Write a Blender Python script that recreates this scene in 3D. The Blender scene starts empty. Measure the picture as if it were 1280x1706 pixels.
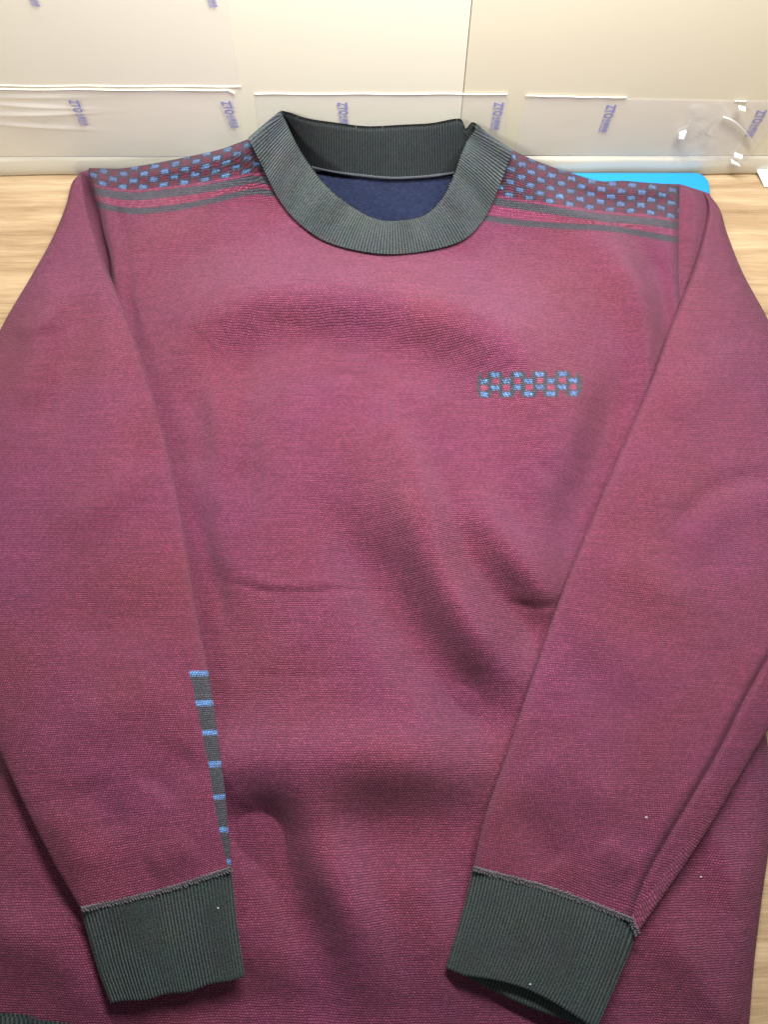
import bpy, math, random
import numpy as np
from mathutils import Vector

random.seed(7); rng = np.random.default_rng(7)
SC = bpy.context.scene
COL = SC.collection

# ------------------------------------------------------------------ camera
W, H = 1280.0, 1706.0            # photograph size; outlines below are given in its pixels
FOC = 1282.0                     # focal length in those pixels
PITCH = math.radians(74.0)       # camera looks this far below the horizontal
CH = 0.58                        # camera height above the table (m)
cam = bpy.data.cameras.new('camera'); camo = bpy.data.objects.new('camera', cam); COL.objects.link(camo)
camo.location = (0, 0, CH); camo.rotation_euler = (math.pi/2 - PITCH, 0, 0)
cam.sensor_fit = 'VERTICAL'; cam.sensor_height = 36.0; cam.lens = 36.0*FOC/H
cam.clip_start = 0.01; cam.clip_end = 50
SC.camera = camo
SC.render.resolution_x = 769; SC.render.resolution_y = 1024

# ------------------------------------------------------------------ light
world = bpy.data.worlds.new('World'); SC.world = world; world.use_nodes = True
bg = world.node_tree.nodes['Background']
bg.inputs['Color'].default_value = (0.93, 0.95, 1.0, 1); bg.inputs['Strength'].default_value = 0.125

def area(name, loc, target, sx, sy, power, color, spread=180):
    l = bpy.data.lights.new(name, 'AREA'); l.shape = 'RECTANGLE'; l.size = sx; l.size_y = sy
    l.energy = power; l.color = color; l.spread = math.radians(spread)
    o = bpy.data.objects.new(name, l); COL.objects.link(o); o.location = loc
    d = Vector(target) - Vector(loc); o.rotation_euler = d.to_track_quat('-Z', 'Y').to_euler()
    return o
area('tube_lamp', (0.08, 0.34, 0.60), (0, 0.20, 0), 0.40, 0.05, 10.8, (1.0, 0.98, 0.97))
area('wall_fill', (-0.7, -0.35, 1.1), (-0.05, 0.58, 0.12), 0.4, 0.2, 1.7, (1.0, 0.985, 0.94), 64)  # added narrow-spread fill to brighten the wall, no real ceiling fitting

SC.view_settings.view_transform = 'Standard'; SC.view_settings.look = 'None'
SC.view_settings.exposure = 0.0; SC.view_settings.gamma = 1.0; SC.view_settings.use_curve_mapping = False

# ------------------------------------------------------------------ pixel -> place
sp, cp = math.sin(PITCH), math.cos(PITCH)
def ray(px, py):
    px = np.asarray(px, float); py = np.asarray(py, float)
    u = (px - W/2)/FOC; v = (py - H/2)/FOC
    # right=(1,0,0)  forward=(0,cp,-sp)  down=(0,-sp,-cp)
    return u, cp - v*sp, -sp - v*cp
def P(px, py, z):
    dx, dy, dz = ray(px, py); t = (np.asarray(z, float) - CH)/dz
    return np.stack([dx*t, dy*t, CH + dz*t], -1)
YW = float(P(640, 292, 0.0)[1])                 # the wall stands on the table here
def PW(px, py, off=0.0):
    dx, dy, dz = ray(px, py); t = (YW - off)/dy
    return np.stack([dx*t, dy*t + 0*dx, CH + dz*t], -1)

def srgb(r, g, b):
    c = np.array([r, g, b], float)/255.0
    return np.where(c <= 0.04045, c/12.92, ((c + 0.055)/1.055)**2.4)

def smooth(a, b, x):
    t = np.clip((x - a)/(b - a), 0, 1); return t*t*(3 - 2*t)

def pl(x, pts):                                  # piecewise, smoothed curve through points
    pts = sorted(pts); xs = np.array([p[0] for p in pts], float); ys = np.array([p[1] for p in pts], float)
    return spline(np.asarray(x, float), xs, ys)
def spline(x, xs, ys):                           # monotone-ish cubic hermite
    d = np.diff(ys)/np.diff(xs); m = np.zeros_like(ys)
    m[0] = d[0]; m[-1] = d[-1]; m[1:-1] = (d[:-1]*np.diff(xs)[1:] + d[1:]*np.diff(xs)[:-1])/(np.diff(xs)[1:] + np.diff(xs)[:-1])
    x = np.clip(x, xs[0], xs[-1]); i = np.clip(np.searchsorted(xs, x) - 1, 0, len(xs) - 2)
    h = xs[i+1] - xs[i]; t = (x - xs[i])/h
    return ((2*t**3 - 3*t**2 + 1)*ys[i] + (t**3 - 2*t**2 + t)*h*m[i] + (-2*t**3 + 3*t**2)*ys[i+1] + (t**3 - t**2)*h*m[i+1])

def seg_dist(px, py, pts):
    best = np.full(np.shape(px), 1e9)
    for (x0, y0), (x1, y1) in zip(pts[:-1], pts[1:]):
        dx, dy = x1 - x0, y1 - y0; L = dx*dx + dy*dy
        t = np.clip(((px - x0)*dx + (py - y0)*dy)/L, 0, 1)
        best = np.minimum(best, np.hypot(px - x0 - t*dx, py - y0 - t*dy))
    return best
def dense(pts, n=24):
    pts = np.array(pts, float); t = np.arange(len(pts)); tt = np.linspace(0, len(pts) - 1, n)
    return list(zip(spline(tt, t.astype(float), pts[:, 0]), spline(tt, t.astype(float), pts[:, 1])))
def fold(px, py, pts, amp, sig, fade=0.0):
    q = dense(pts, 20); m = len(q) - 1; best = np.full(np.shape(px), 1e9); par = np.zeros(np.shape(px))
    for k, ((x0, y0), (x1, y1)) in enumerate(zip(q[:-1], q[1:])):
        dx, dy = x1 - x0, y1 - y0; t = np.clip(((px - x0)*dx + (py - y0)*dy)/(dx*dx + dy*dy), 0, 1)
        d = np.hypot(px - x0 - t*dx, py - y0 - t*dy); w = d < best; best = np.where(w, d, best); par = np.where(w, (k + t)/m, par)
    end = smooth(0, .3, par)*smooth(0, .3, 1 - par)                 # a fold dies out towards both ends
    return amp*1.15*end*np.exp(-(best/sig)**2/2)

def vnoise(x, y, seed, octaves=3):               # cheap smooth noise from summed sines
    r = np.random.default_rng(seed); out = 0*x
    for o in range(octaves):
        f = 2.0**o
        for k in range(4):
            a = r.uniform(0, 2*math.pi); ph = r.uniform(0, 6.28, 2)
            out = out + np.sin((x*math.cos(a) + y*math.sin(a))*f*r.uniform(.7, 1.3) + ph[0])*np.cos((y*math.cos(a) - x*math.sin(a))*f*.6 + ph[1])/f
    return out/4

# ------------------------------------------------------------------ objects
def setp(o, label=None, cat=None, group=None, kind=None):
    if label: o['label'] = label
    if cat: o['category'] = cat
    if group: o['group'] = group
    if kind: o['kind'] = kind
    return o
def empty(name, loc, label, cat, group=None):
    o = bpy.data.objects.new(name, None); COL.objects.link(o); o.location = loc; o.empty_display_size = .02
    return setp(o, label, cat, group)
def make(name, verts, faces, mat, parent=None, uv=None, dye=None, smooth_=True):
    v = np.asarray(verts, np.float64).reshape(-1, 3).copy()
    if parent is not None:
        p, off = parent, Vector((0, 0, 0))
        while p is not None: off = off + p.location; p = p.parent
        v -= np.array(off)
    me = bpy.data.meshes.new(name)
    if isinstance(faces, np.ndarray):
        n, k = faces.shape
        me.vertices.add(len(v)); me.vertices.foreach_set('co', v.ravel())
        me.loops.add(n*k); me.loops.foreach_set('vertex_index', faces.ravel().astype(np.int32))
        me.polygons.add(n); me.polygons.foreach_set('loop_start', np.arange(0, n*k, k, dtype=np.int32))
        me.polygons.foreach_set('loop_total', np.full(n, k, np.int32))
        me.update(calc_edges=True)
    else:
        me.from_pydata([tuple(a) for a in v], [], [tuple(f) for f in faces])
    if smooth_: me.polygons.foreach_set('use_smooth', np.ones(len(me.polygons), bool))
    if uv is not None:
        li = np.zeros(len(me.loops), np.int32); me.loops.foreach_get('vertex_index', li)
        l = me.uv_layers.new(name='knit'); l.data.foreach_set('uv', np.asarray(uv, float).reshape(-1, 2)[li].ravel())
    if dye is not None:
        a = me.color_attributes.new('dye', 'FLOAT_COLOR', 'POINT')
        c = np.ones((len(v), 4)); c[:, :3] = np.asarray(dye).reshape(-1, 3); a.data.foreach_set('color', c.ravel())
    me.validate(); me.update()
    me.materials.append(mat)
    o = bpy.data.objects.new(name, me); COL.objects.link(o)
    if parent is not None: o.parent = parent
    return o
def sub(name, verts, faces, mat, parent, uv=None, dye=None):       # only the vertices used
    ids = np.unique(faces); m = np.full(len(verts), -1); m[ids] = np.arange(len(ids))
    return make(name, verts[ids], m[faces], mat, parent, None if uv is None else uv[ids], None if dye is None else dye[ids])
def grid_faces(r, c, wrap=False):
    i = np.arange(r*c).reshape(r, c)
    if wrap: i = np.concatenate([i, i[:, :1]], 1)
    return np.stack([i[:-1, :-1], i[1:, :-1], i[1:, 1:], i[:-1, 1:]], -1).reshape(-1, 4)
def box_mesh(c, s):
    x, y, z = s; v = [(c[0]+a*x/2, c[1]+b*y/2, c[2]+d*z/2) for a in (-1, 1) for b in (-1, 1) for d in (-1, 1)]
    f = [(0,1,3,2), (4,6,7,5), (0,4,5,1), (2,3,7,6), (0,2,6,4), (1,5,7,3)]
    return v, f

# ------------------------------------------------------------------ materials
def mat(name):
    m = bpy.data.materials.new(name); m.use_nodes = True; nt = m.node_tree
    return m, nt, nt.nodes['Principled BSDF']
def nd(nt, t, **kw):
    n = nt.nodes.new(t)
    for k, v in kw.items():
        if k.startswith('i_'): n.inputs[k[2:].replace('_', ' ')].default_value = v
        else: setattr(n, k, v)
    return n
def math_(nt, op, a, b=None, c=None, clamp=False):
    n = nt.nodes.new('ShaderNodeMath'); n.operation = op; n.use_clamp = clamp
    for i, x in enumerate((a, b, c)):
        if x is None: continue
        if isinstance(x, (int, float)): n.inputs[i].default_value = x
        else: nt.links.new(x, n.inputs[i])
    return n.outputs[0]
def ramp(nt, fac, stops):
    r = nt.nodes.new('ShaderNodeValToRGB'); e = r.color_ramp.elements
    while len(e) < len(stops): e.new(.5)
    for k, (p, c) in zip(e, stops): k.position = p; k.color = (*c, 1)
    nt.links.new(fac, r.inputs[0]); return r.outputs[0]
def mixc(nt, blend, fac, a, b):
    n = nt.nodes.new('ShaderNodeMix'); n.data_type = 'RGBA'; n.blend_type = blend
    for s, x in ((n.inputs[0], fac), (n.inputs[6], a), (n.inputs[7], b)):
        if isinstance(x, (int, float)): s.default_value = x
        elif isinstance(x, (tuple, list, np.ndarray)): s.default_value = (*x[:3], 1)
        else: nt.links.new(x, s)
    return n.outputs[2]
def vscale(nt, vec, s):
    n = nt.nodes.new('ShaderNodeMapping'); n.inputs['Scale'].default_value = s; nt.links.new(vec, n.inputs['Vector']); return n.outputs[0]
def noise(nt, vec, scale, detail=2.0, rough=.5):
    n = nt.nodes.new('ShaderNodeTexNoise'); n.inputs['Scale'].default_value = scale; n.inputs['Detail'].default_value = detail
    n.inputs['Roughness'].default_value = rough; nt.links.new(vec, n.inputs['Vector']); return n

def knit_material():
    m, nt, b = mat('wool_knit'); L = nt.links.new
    uv = nd(nt, 'ShaderNodeUVMap', uv_map='knit').outputs[0]
    nz = noise(nt, uv, 130, 3, .6); off = nd(nt, 'ShaderNodeVectorMath', operation='SCALE'); L(nz.outputs['Color'], off.inputs[0]); off.inputs['Scale'].default_value = .0026
    add = nd(nt, 'ShaderNodeVectorMath', operation='ADD'); L(uv, add.inputs[0]); L(off.outputs[0], add.inputs[1])
    br = nd(nt, 'ShaderNodeTexBrick', offset=.5); L(add.outputs[0], br.inputs['Vector'])
    for k, v in (('Scale', 1.0), ('Mortar Size', .00044), ('Mortar Smooth', 1.0), ('Bias', -.25), ('Brick Width', .00175), ('Row Height', .00148)): br.inputs[k].default_value = v
    br.inputs['Color1'].default_value = (.98, .98, .98, 1); br.inputs['Color2'].default_value = (1.62, 1.66, 1.66, 1); br.inputs['Mortar'].default_value = (.56, .54, .56, 1)  # stitch tones vary; the brightest stitches are painted specular flecks
    streak = noise(nt, vscale(nt, add.outputs[0], (22, 700, 1)), 1.0, 3, .6).outputs[0]
    st = math_(nt, 'MULTIPLY_ADD', streak, .8, .60)
    grain = noise(nt, uv, 1500, 2, .7).outputs[0]; gr = math_(nt, 'MULTIPLY_ADD', grain, .4, .80)
    patch = noise(nt, uv, 9, 3, .6)
    attr = nd(nt, 'ShaderNodeAttribute', attribute_name='dye').outputs['Color']
    c = mixc(nt, 'MULTIPLY', 1.0, attr, br.outputs['Color'])
    n2 = nd(nt, 'ShaderNodeVectorMath', operation='SCALE'); L(c, n2.inputs[0]); L(math_(nt, 'MULTIPLY', st, gr), n2.inputs['Scale'])
    hue = nd(nt, 'ShaderNodeHueSaturation'); L(n2.outputs[0], hue.inputs['Color'])
    L(math_(nt, 'MULTIPLY_ADD', patch.outputs[0], .075, .4635), hue.inputs['Hue'])
    L(hue.outputs[0], b.inputs['Base Color'])
    b.inputs['Roughness'].default_value = .85; b.inputs['Specular IOR Level'].default_value = .25
    b.inputs['Sheen Weight'].default_value = .12; b.inputs['Sheen Roughness'].default_value = .4; b.inputs['Sheen Tint'].default_value = (1, .72, .9, 1)
    hgt = math_(nt, 'ADD', math_(nt, 'SUBTRACT', 1.0, br.outputs['Fac']), math_(nt, 'MULTIPLY', grain, .9))
    bp = nd(nt, 'ShaderNodeBump'); bp.inputs['Strength'].default_value = .95; bp.inputs['Distance'].default_value = .0008
    L(hgt, bp.inputs['Height']); L(bp.outputs[0], b.inputs['Normal'])
    return m
def rib_material(name, base, hi):
    m, nt, b = mat(name); L = nt.links.new
    tc = nd(nt, 'ShaderNodeUVMap', uv_map='knit').outputs[0]         # u = rib number, v = metres along the rib
    sx = nd(nt, 'ShaderNodeSeparateXYZ'); L(tc, sx.inputs[0])
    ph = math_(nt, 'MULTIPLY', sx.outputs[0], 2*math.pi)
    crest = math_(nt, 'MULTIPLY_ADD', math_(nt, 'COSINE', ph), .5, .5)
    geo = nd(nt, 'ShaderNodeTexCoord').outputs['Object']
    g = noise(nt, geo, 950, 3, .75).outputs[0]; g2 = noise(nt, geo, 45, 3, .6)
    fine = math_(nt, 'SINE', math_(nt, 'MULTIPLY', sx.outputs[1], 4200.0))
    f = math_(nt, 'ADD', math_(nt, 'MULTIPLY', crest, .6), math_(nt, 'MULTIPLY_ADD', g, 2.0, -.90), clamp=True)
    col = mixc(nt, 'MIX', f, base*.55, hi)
    col = mixc(nt, 'MULTIPLY', .35, col, g2.outputs['Color'])
    L(col, b.inputs['Base Color'])
    b.inputs['Roughness'].default_value = .85; b.inputs['Specular IOR Level'].default_value = .25
    b.inputs['Sheen Weight'].default_value = .07; b.inputs['Sheen Roughness'].default_value = .45
    bp = nd(nt, 'ShaderNodeBump'); bp.inputs['Strength'].default_value = .8; bp.inputs['Distance'].default_value = .0006
    L(math_(nt, 'ADD', g, math_(nt, 'MULTIPLY', fine, .05)), bp.inputs['Height']); L(bp.outputs[0], b.inputs['Normal'])
    return m
def fuzzy(name, base, sc=900, amt=.9, sheen=.3):
    m, nt, b = mat(name); L = nt.links.new
    geo = nd(nt, 'ShaderNodeTexCoord').outputs['Object']
    g = noise(nt, geo, sc, 3, .7).outputs[0]; g2 = noise(nt, geo, 70, 3, .6).outputs[0]
    f = math_(nt, 'ADD', math_(nt, 'MULTIPLY', g, amt), math_(nt, 'MULTIPLY', g2, .8))
    n2 = nd(nt, 'ShaderNodeVectorMath', operation='SCALE'); n2.inputs[0].default_value = tuple(base); L(f, n2.inputs['Scale'])
    L(n2.outputs[0], b.inputs['Base Color']); b.inputs['Roughness'].default_value = .95; b.inputs['Specular IOR Level'].default_value = .15
    b.inputs['Sheen Weight'].default_value = sheen
    bp = nd(nt, 'ShaderNodeBump'); bp.inputs['Strength'].default_value = .9; bp.inputs['Distance'].default_value = .001
    L(f, bp.inputs['Height']); L(bp.outputs[0], b.inputs['Normal'])
    return m
def plain(name, base, rough=.5, spec=.5, alpha=1.0, bump=0.0, bscale=40, coat=0.0, vary=0.0):
    m, nt, b = mat(name); L = nt.links.new
    b.inputs['Base Color'].default_value = (*base, 1); b.inputs['Roughness'].default_value = rough
    b.inputs['Specular IOR Level'].default_value = spec; b.inputs['Alpha'].default_value = alpha; b.inputs['Coat Weight'].default_value = coat
    geo = nd(nt, 'ShaderNodeTexCoord').outputs['Object']; n = noise(nt, geo, bscale, 4, .6)
    if vary:
        s = nd(nt, 'ShaderNodeVectorMath', operation='SCALE'); s.inputs[0].default_value = tuple(base)
        L(math_(nt, 'MULTIPLY_ADD', n.outputs[0], vary, 1 - vary/2), s.inputs['Scale']); L(s.outputs[0], b.inputs['Base Color'])
    if bump:
        bp = nd(nt, 'ShaderNodeBump'); bp.inputs['Strength'].default_value = bump; bp.inputs['Distance'].default_value = .002
        L(n.outputs[0], bp.inputs['Height']); L(bp.outputs[0], b.inputs['Normal'])
    return m
def wood_material():
    m, nt, b = mat('oak_laminate'); L = nt.links.new
    geo = nd(nt, 'ShaderNodeTexCoord').outputs['Object']
    warp = noise(nt, vscale(nt, geo, (3, 9, 1)), 1.0, 3, .6)
    sc = nd(nt, 'ShaderNodeVectorMath', operation='SCALE'); L(warp.outputs['Color'], sc.inputs[0]); sc.inputs['Scale'].default_value = .035
    ad = nd(nt, 'ShaderNodeVectorMath', operation='ADD'); L(geo, ad.inputs[0]); L(sc.outputs[0], ad.inputs[1])
    a = noise(nt, vscale(nt, ad.outputs[0], (5, 95, 1)), 1.0, 6, .62).outputs[0]
    f = noise(nt, vscale(nt, ad.outputs[0], (28, 700, 1)), 1.0, 4, .7).outputs[0]
    g = noise(nt, vscale(nt, geo, (1.5, 14, 1)), 1.0, 2, .5).outputs[0]
    k = math_(nt, 'ADD', math_(nt, 'MULTIPLY', a, .55), math_(nt, 'ADD', math_(nt, 'MULTIPLY', f, .35), math_(nt, 'MULTIPLY', g, .25)))
    c = ramp(nt, k, [(.38, srgb(104, 82, 58)), (.48, srgb(148, 123, 92)), (.58, srgb(168, 143, 110)), (.68, srgb(186, 163, 130))])
    L(c, b.inputs['Base Color']); b.inputs['Roughness'].default_value = .42
    bp = nd(nt, 'ShaderNodeBump'); bp.inputs['Strength'].default_value = .25; bp.inputs['Distance'].default_value = .0006
    L(f, bp.inputs['Height']); L(bp.outputs[0], b.inputs['Normal'])
    return m

KNIT = knit_material()
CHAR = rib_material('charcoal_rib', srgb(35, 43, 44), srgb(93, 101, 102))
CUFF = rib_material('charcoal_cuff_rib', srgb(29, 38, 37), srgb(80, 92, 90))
NAVY = fuzzy('navy_fleece', srgb(20, 26, 46), 260, 2.4, .12)
WOOD = wood_material()
WALL_L = plain('cream_board', srgb(220, 216, 196), .4, .4, bump=.12, bscale=9, vary=.06)
WALL_R = plain('beige_board', srgb(208, 202, 178), .4, .4, bump=.12, bscale=9, vary=.06)
SKIRT = plain('cream_skirting', srgb(200, 196, 180), .12, .9, bump=.1, bscale=12)
TAPE = plain('clear_tape', srgb(240, 236, 236), .16, .6, alpha=.14, bump=.35, bscale=30)
TAPE2 = plain('clear_film', srgb(242, 240, 236), .22, .5, alpha=.13, bump=.05, bscale=14)
EDGE_GLINT = plain('tape_edge_glint', srgb(226, 221, 204), .25, .5)  # pale colour painting the highlight along the tape edges
CRUMPLE = plain('crumpled_tape', srgb(248, 250, 250), .08, .9, alpha=.15, bump=.6, bscale=160)
GLINT = plain('painted_glint', srgb(236, 240, 240), .15, .6, alpha=.6)  # whitish film that paints the glints on the crumpled tape
INK = plain('tape_ink', srgb(132, 132, 190), .5, .3)
BLUE = plain('blue_plastic', srgb(28, 136, 198), .35, .5)
PAPER = plain('white_paper', srgb(232, 240, 240), .7, .3)
LINT = plain('white_lint', srgb(240, 236, 238), .9, .1)
THREAD = fuzzy('dark_thread', srgb(56, 52, 58), 1500, 1.2)
THREAD_L = fuzzy('pale_thread', srgb(94, 88, 95), 1500, 1.2)
SEAMC = fuzzy('seam_cord', srgb(72, 76, 84), 1500, 1.2)

# ------------------------------------------------------------------ setting: table and wall
v, f = box_mesh((0, YW/2 - .15, -.015), (2.2, YW + .5 + .35, .03))
tab = make('table_top', v, f, WOOD, smooth_=False); setp(tab, 'pale oak wood grain table top under the sweater', 'table', kind='structure')

wall = bpy.data.objects.new('wall', None); COL.objects.link(wall); wall.location = (0, YW, 0); setp(wall, 'cream boarded wall behind the table', 'wall', kind='structure')
SK_H = .024
jt, jb = PW(777, -40)[0], PW(762, 262)[0]
def slab(name, quad, y0, y1, m, parent):
    n = len(quad); v = [(x, y0, z) for x, z in quad] + [(x, y1, z) for x, z in quad]
    f = [tuple(range(n)), tuple(reversed(range(n, 2*n)))] + [(i, n + i, n + (i+1) % n, (i+1) % n) for i in range(n)]
    return make(name, v, f, m, parent, smooth_=False)
slab('wall_panel', [(-.9, SK_H), (jb - .00035, SK_H), (jt - .00035, .42), (-.9, .42)], YW, YW + .003, WALL_L, wall)
slab('wall_panel', [(jb + .00035, SK_H), (.9, SK_H), (.9, .42), (jt + .00035, .42)], YW + .0006, YW + .003, WALL_R, wall)
slab('wall_backing', [(-.9, 0), (.9, 0), (.9, .42), (-.9, .42)], YW + .0034, YW + .03, WALL_R, wall)
# rounded skirting along the foot of the wall
prof = [(YW + .004, 0.0), (YW, 0.0006), (YW - .0010, .003), (YW - .0016, .009), (YW - .0014, .014), (YW - .0008, .0185), (YW - .0001, .0222), (YW + .004, .0252), (YW + .010, .0252)]
xs = np.linspace(-.9, .9, 160); vv = []
for x in xs:
    w = .0006*math.sin(x*23) + .0004*math.sin(x*61 + 1)
    vv += [(x, y + w*(0 < i < 7), z + w*(1 < i < 7)) for i, (y, z) in enumerate(prof)]
make('skirting', vv, grid_faces(len(xs), len(prof)), SKIRT, wall)

# ------------------------------------------------------------------ tape on the wall
def tape_sheet(name, corners, off, m, parent, nx=60, ny=16, wr=0.0, seed=1, thick=.00012, local=None):
    (a, b, c, d) = [np.array(q, float) for q in corners]      # tl, tr, br, bl in photo pixels
    s = np.linspace(0, 1, nx)[None, :, None]; t = np.linspace(0, 1, ny)[:, None, None]
    q = (a*(1-s) + b*s)*(1-t) + (d*(1-s) + c*s)*t
    p = PW(q[..., 0], q[..., 1])
    o = off + wr*(vnoise(q[..., 0]*.03, q[..., 1]*.09, seed) + 1)
    if local is not None: o = o + local(q[..., 0], q[..., 1])
    p[..., 1] = YW - o
    back = p.copy(); back[..., 1] += thick
    n = nx*ny; fa = grid_faces(ny, nx); i = np.arange(n).reshape(ny, nx)
    ring = np.concatenate([i[0], i[1:, -1], i[-1, -2::-1], i[-2:0:-1, 0]]); r2 = np.roll(ring, -1)
    faces = np.concatenate([fa, fa[:, ::-1] + n, np.stack([ring, r2, r2 + n, ring + n], -1)])
    return make(name, np.concatenate([p.reshape(-1, 3), back.reshape(-1, 3)]), faces, m, parent)
def glint_strip(parent, p0, p1, off, wpx=1.5, wob=.5):
    n = 40; t = np.linspace(0, 1, n); x = p0[0] + (p1[0]-p0[0])*t; y = p0[1] + (p1[1]-p0[1])*t + wob*np.sin(t*19 + p0[0])
    wid = wpx*(.55 + .45*np.abs(np.sin(t*9 + p0[0]*.1)))
    top = PW(x, y - wid/2, off); bot = PW(x, y + wid/2, off); bt = top.copy(); bt[:, 1] += off; bb = bot.copy(); bb[:, 1] += off
    g = np.stack([bt, top, bot, bb], 1)
    return make('tape_edge_glint', g.reshape(-1, 3), grid_faces(n, 4), EDGE_GLINT, parent)
def text_mesh(s, size, bold=0.0):
    c = bpy.data.curves.new('t', 'FONT'); c.body = s; c.size = size; c.offset = bold; c.resolution_u = 3
    o = bpy.data.objects.new('t', c); COL.objects.link(o); bpy.context.view_layer.update()
    dg = bpy.context.evaluated_depsgraph_get(); me = bpy.data.meshes.new_from_object(o.evaluated_get(dg))
    v = np.array([x.co[:] for x in me.vertices]).reshape(-1, 3); f = [tuple(p.vertices) for p in me.polygons]
    bpy.data.objects.remove(o); bpy.data.curves.remove(c); bpy.data.meshes.remove(me)
    return v, f
LOGO = []
def logo_parts():
    V, F = [], []
    def add(s, size, x0, y0, sx=1.0, bold=0.0, width=None):
        v, f = text_mesh(s, size, bold)
        if len(v) == 0: return
        v = v.copy(); v[:, 0] -= v[:, 0].min()
        if width: v[:, 0] *= width/v[:, 0].max()
        v[:, 0] = v[:, 0] + x0; v[:, 1] += y0
        n = sum(len(a) for a in V); V.append(v); F.extend([tuple(i + n for i in q) for q in f])
    add('ZTO', 1.28, 0.0, 0.0, bold=.035, width=1.75)
    add('中通快递', .62, 1.85, .30, bold=.012, width=1.75)
    add('95311 zto.com', .27, 1.85, -.02, bold=.012, width=1.75)
    return np.concatenate(V), F
LV, LF = logo_parts()
def logo(parent, top, bot, off, cross=17.0):
    # text reads downwards, letter tops to the right
    p0 = PW(*top); p1 = PW(*bot); L = p1 - p0; s = np.linalg.norm(L)/3.6; L = L/np.linalg.norm(L)
    up = np.array([-L[2], 0, L[0]]); up = up if up[0] > 0 else -up
    k = np.linalg.norm(PW(top[0] + cross, top[1]) - PW(top[0], top[1]))
    v = p0 + LV[:, :1]*s*L + (LV[:, 1:2])*k*up - .5*k*up; v[:, 1] = YW - off
    return make('printed_logo', v, LF, INK, parent, smooth_=False)

def tape(name, label, corners, off, logos=(), edges=(), m=TAPE, wr=0.0, seed=1, local=None):
    c = np.mean([PW(*q) for q in corners], 0)
    o = empty(name, (c[0], YW, c[2]), label, 'tape')
    tape_sheet('film', corners, off, m, o, nx=150, ny=60, wr=wr, seed=seed, local=local)
    for a, b in logos: logo(o, a, b, off + .0006 + 2*wr)
    for a, b in edges: glint_strip(o, a, b, off + .0004)
    return o
tape('clear_tape', 'wide pale clear tape high on the wall, above the tape strip with the creased end',
     [(-60, -90), (362, -90), (400, 145), (-60, 147)], .0004,
     logos=[((44, -36), (62, 9)), ((342, -38), (358, 10))], edges=[((-60, 143.5), (402, 145))], m=TAPE2)
def wrk(x, y):
    w = np.exp(-((x - 60)/75)**2)*(y > 152)
    return w*(.0026*np.exp(-((y - 189 + .02*x)/3.0)**2) + .0020*np.exp(-((y - 172 - .05*x)/2.6)**2) + .0018*np.exp(-((y - 205 - .06*x)/3.)**2) + .0012*np.exp(-((y - 160)/3.)**2))
tape('clear_tape', 'clear tape strip with creased end on the wall behind the shoulder of the inset sleeve',
     [(-60, 149), (392, 151), (408, 262), (-60, 262)], .0009,
     logos=[((122, 163), (143, 206)), ((376, 165), (393, 210))], edges=[((-60, 149.5), (380, 151.5)), ((380, 151.5), (391, 157))], wr=.0002, seed=3, local=wrk)
tape('clear_tape', 'clear tape strip on the wall directly behind the collar',
     [(424, 157), (846, 157), (838, 262), (434, 262)], .0004,
     logos=[((571, 168), (576, 211)), ((833, 168), (826, 214))], edges=[((424, 157.5), (846, 157.5))], wr=.00015, seed=5)
tape('clear_tape', 'clear tape strip on the wall above the blue plastic board',
     [(877, 160), (1320, 168), (1245, 266), (857, 256)], .0004,
     logos=[((1021, 172), (1006, 218)), ((1272, 181), (1250, 226))], edges=[((877, 160.5), (1045, 163.5)), ((1225, 169), (1245, 170))], wr=.00015, seed=8)
# crumpled film above the end of the blue sheet
def crumple():
    o = empty('crumpled_tape', tuple(PW(1185, 262)), 'crumpled clear tape with white glints stuck on the wall', 'tape')
    poly = [(1150, 171), (1208, 168), (1226, 205), (1240, 228), (1222, 262), (1160, 266), (1122, 264), (1128, 214), (1146, 205)]
    c = np.mean(poly, 0); N = len(poly); vs, fs = [], []
    rings = 9; seg = 54
    for r in range(rings):
        for k in range(seg):
            t = k/seg*N; i = int(t) % N; a = np.array(poly[i]); b = np.array(poly[(i+1) % N]); q = a + (b - a)*(t - int(t))
            q = c + (q - c)*((r + .02)/(rings - 1)); d = .0012 + .0022*abs(vnoise(q[0:1]*.13, q[1:2]*.13, 4)[0]) + (.0008*random.random() if r < rings-1 else 0)
            p = PW(*q); p[1] = YW - d; vs.append(p)
    make('film', vs, grid_faces(rings, seg, True), CRUMPLE, o)
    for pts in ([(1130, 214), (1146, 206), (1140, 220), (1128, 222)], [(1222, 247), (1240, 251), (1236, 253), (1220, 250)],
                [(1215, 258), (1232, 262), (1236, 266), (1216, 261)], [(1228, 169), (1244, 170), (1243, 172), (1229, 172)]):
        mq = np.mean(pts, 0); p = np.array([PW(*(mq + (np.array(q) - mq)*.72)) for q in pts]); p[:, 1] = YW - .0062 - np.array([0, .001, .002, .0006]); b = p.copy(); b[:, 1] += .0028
        make('glint_patch', np.concatenate([p, b]), [(0, 1, 2, 3), (7, 6, 5, 4), (0, 4, 5, 1), (1, 5, 6, 2), (2, 6, 7, 3), (3, 7, 4, 0)], GLINT, o, smooth_=False)  # small pale quads stand in for white glints
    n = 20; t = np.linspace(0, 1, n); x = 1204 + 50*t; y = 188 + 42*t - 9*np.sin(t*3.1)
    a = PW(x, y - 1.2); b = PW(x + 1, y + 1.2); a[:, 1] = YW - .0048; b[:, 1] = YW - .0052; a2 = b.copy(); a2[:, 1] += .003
    make('glint_line', np.stack([a, b, a2], 1).reshape(-1, 3), grid_faces(n, 3), GLINT, o)  # curved highlight painted as a thin pale strip
crumple()

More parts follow.
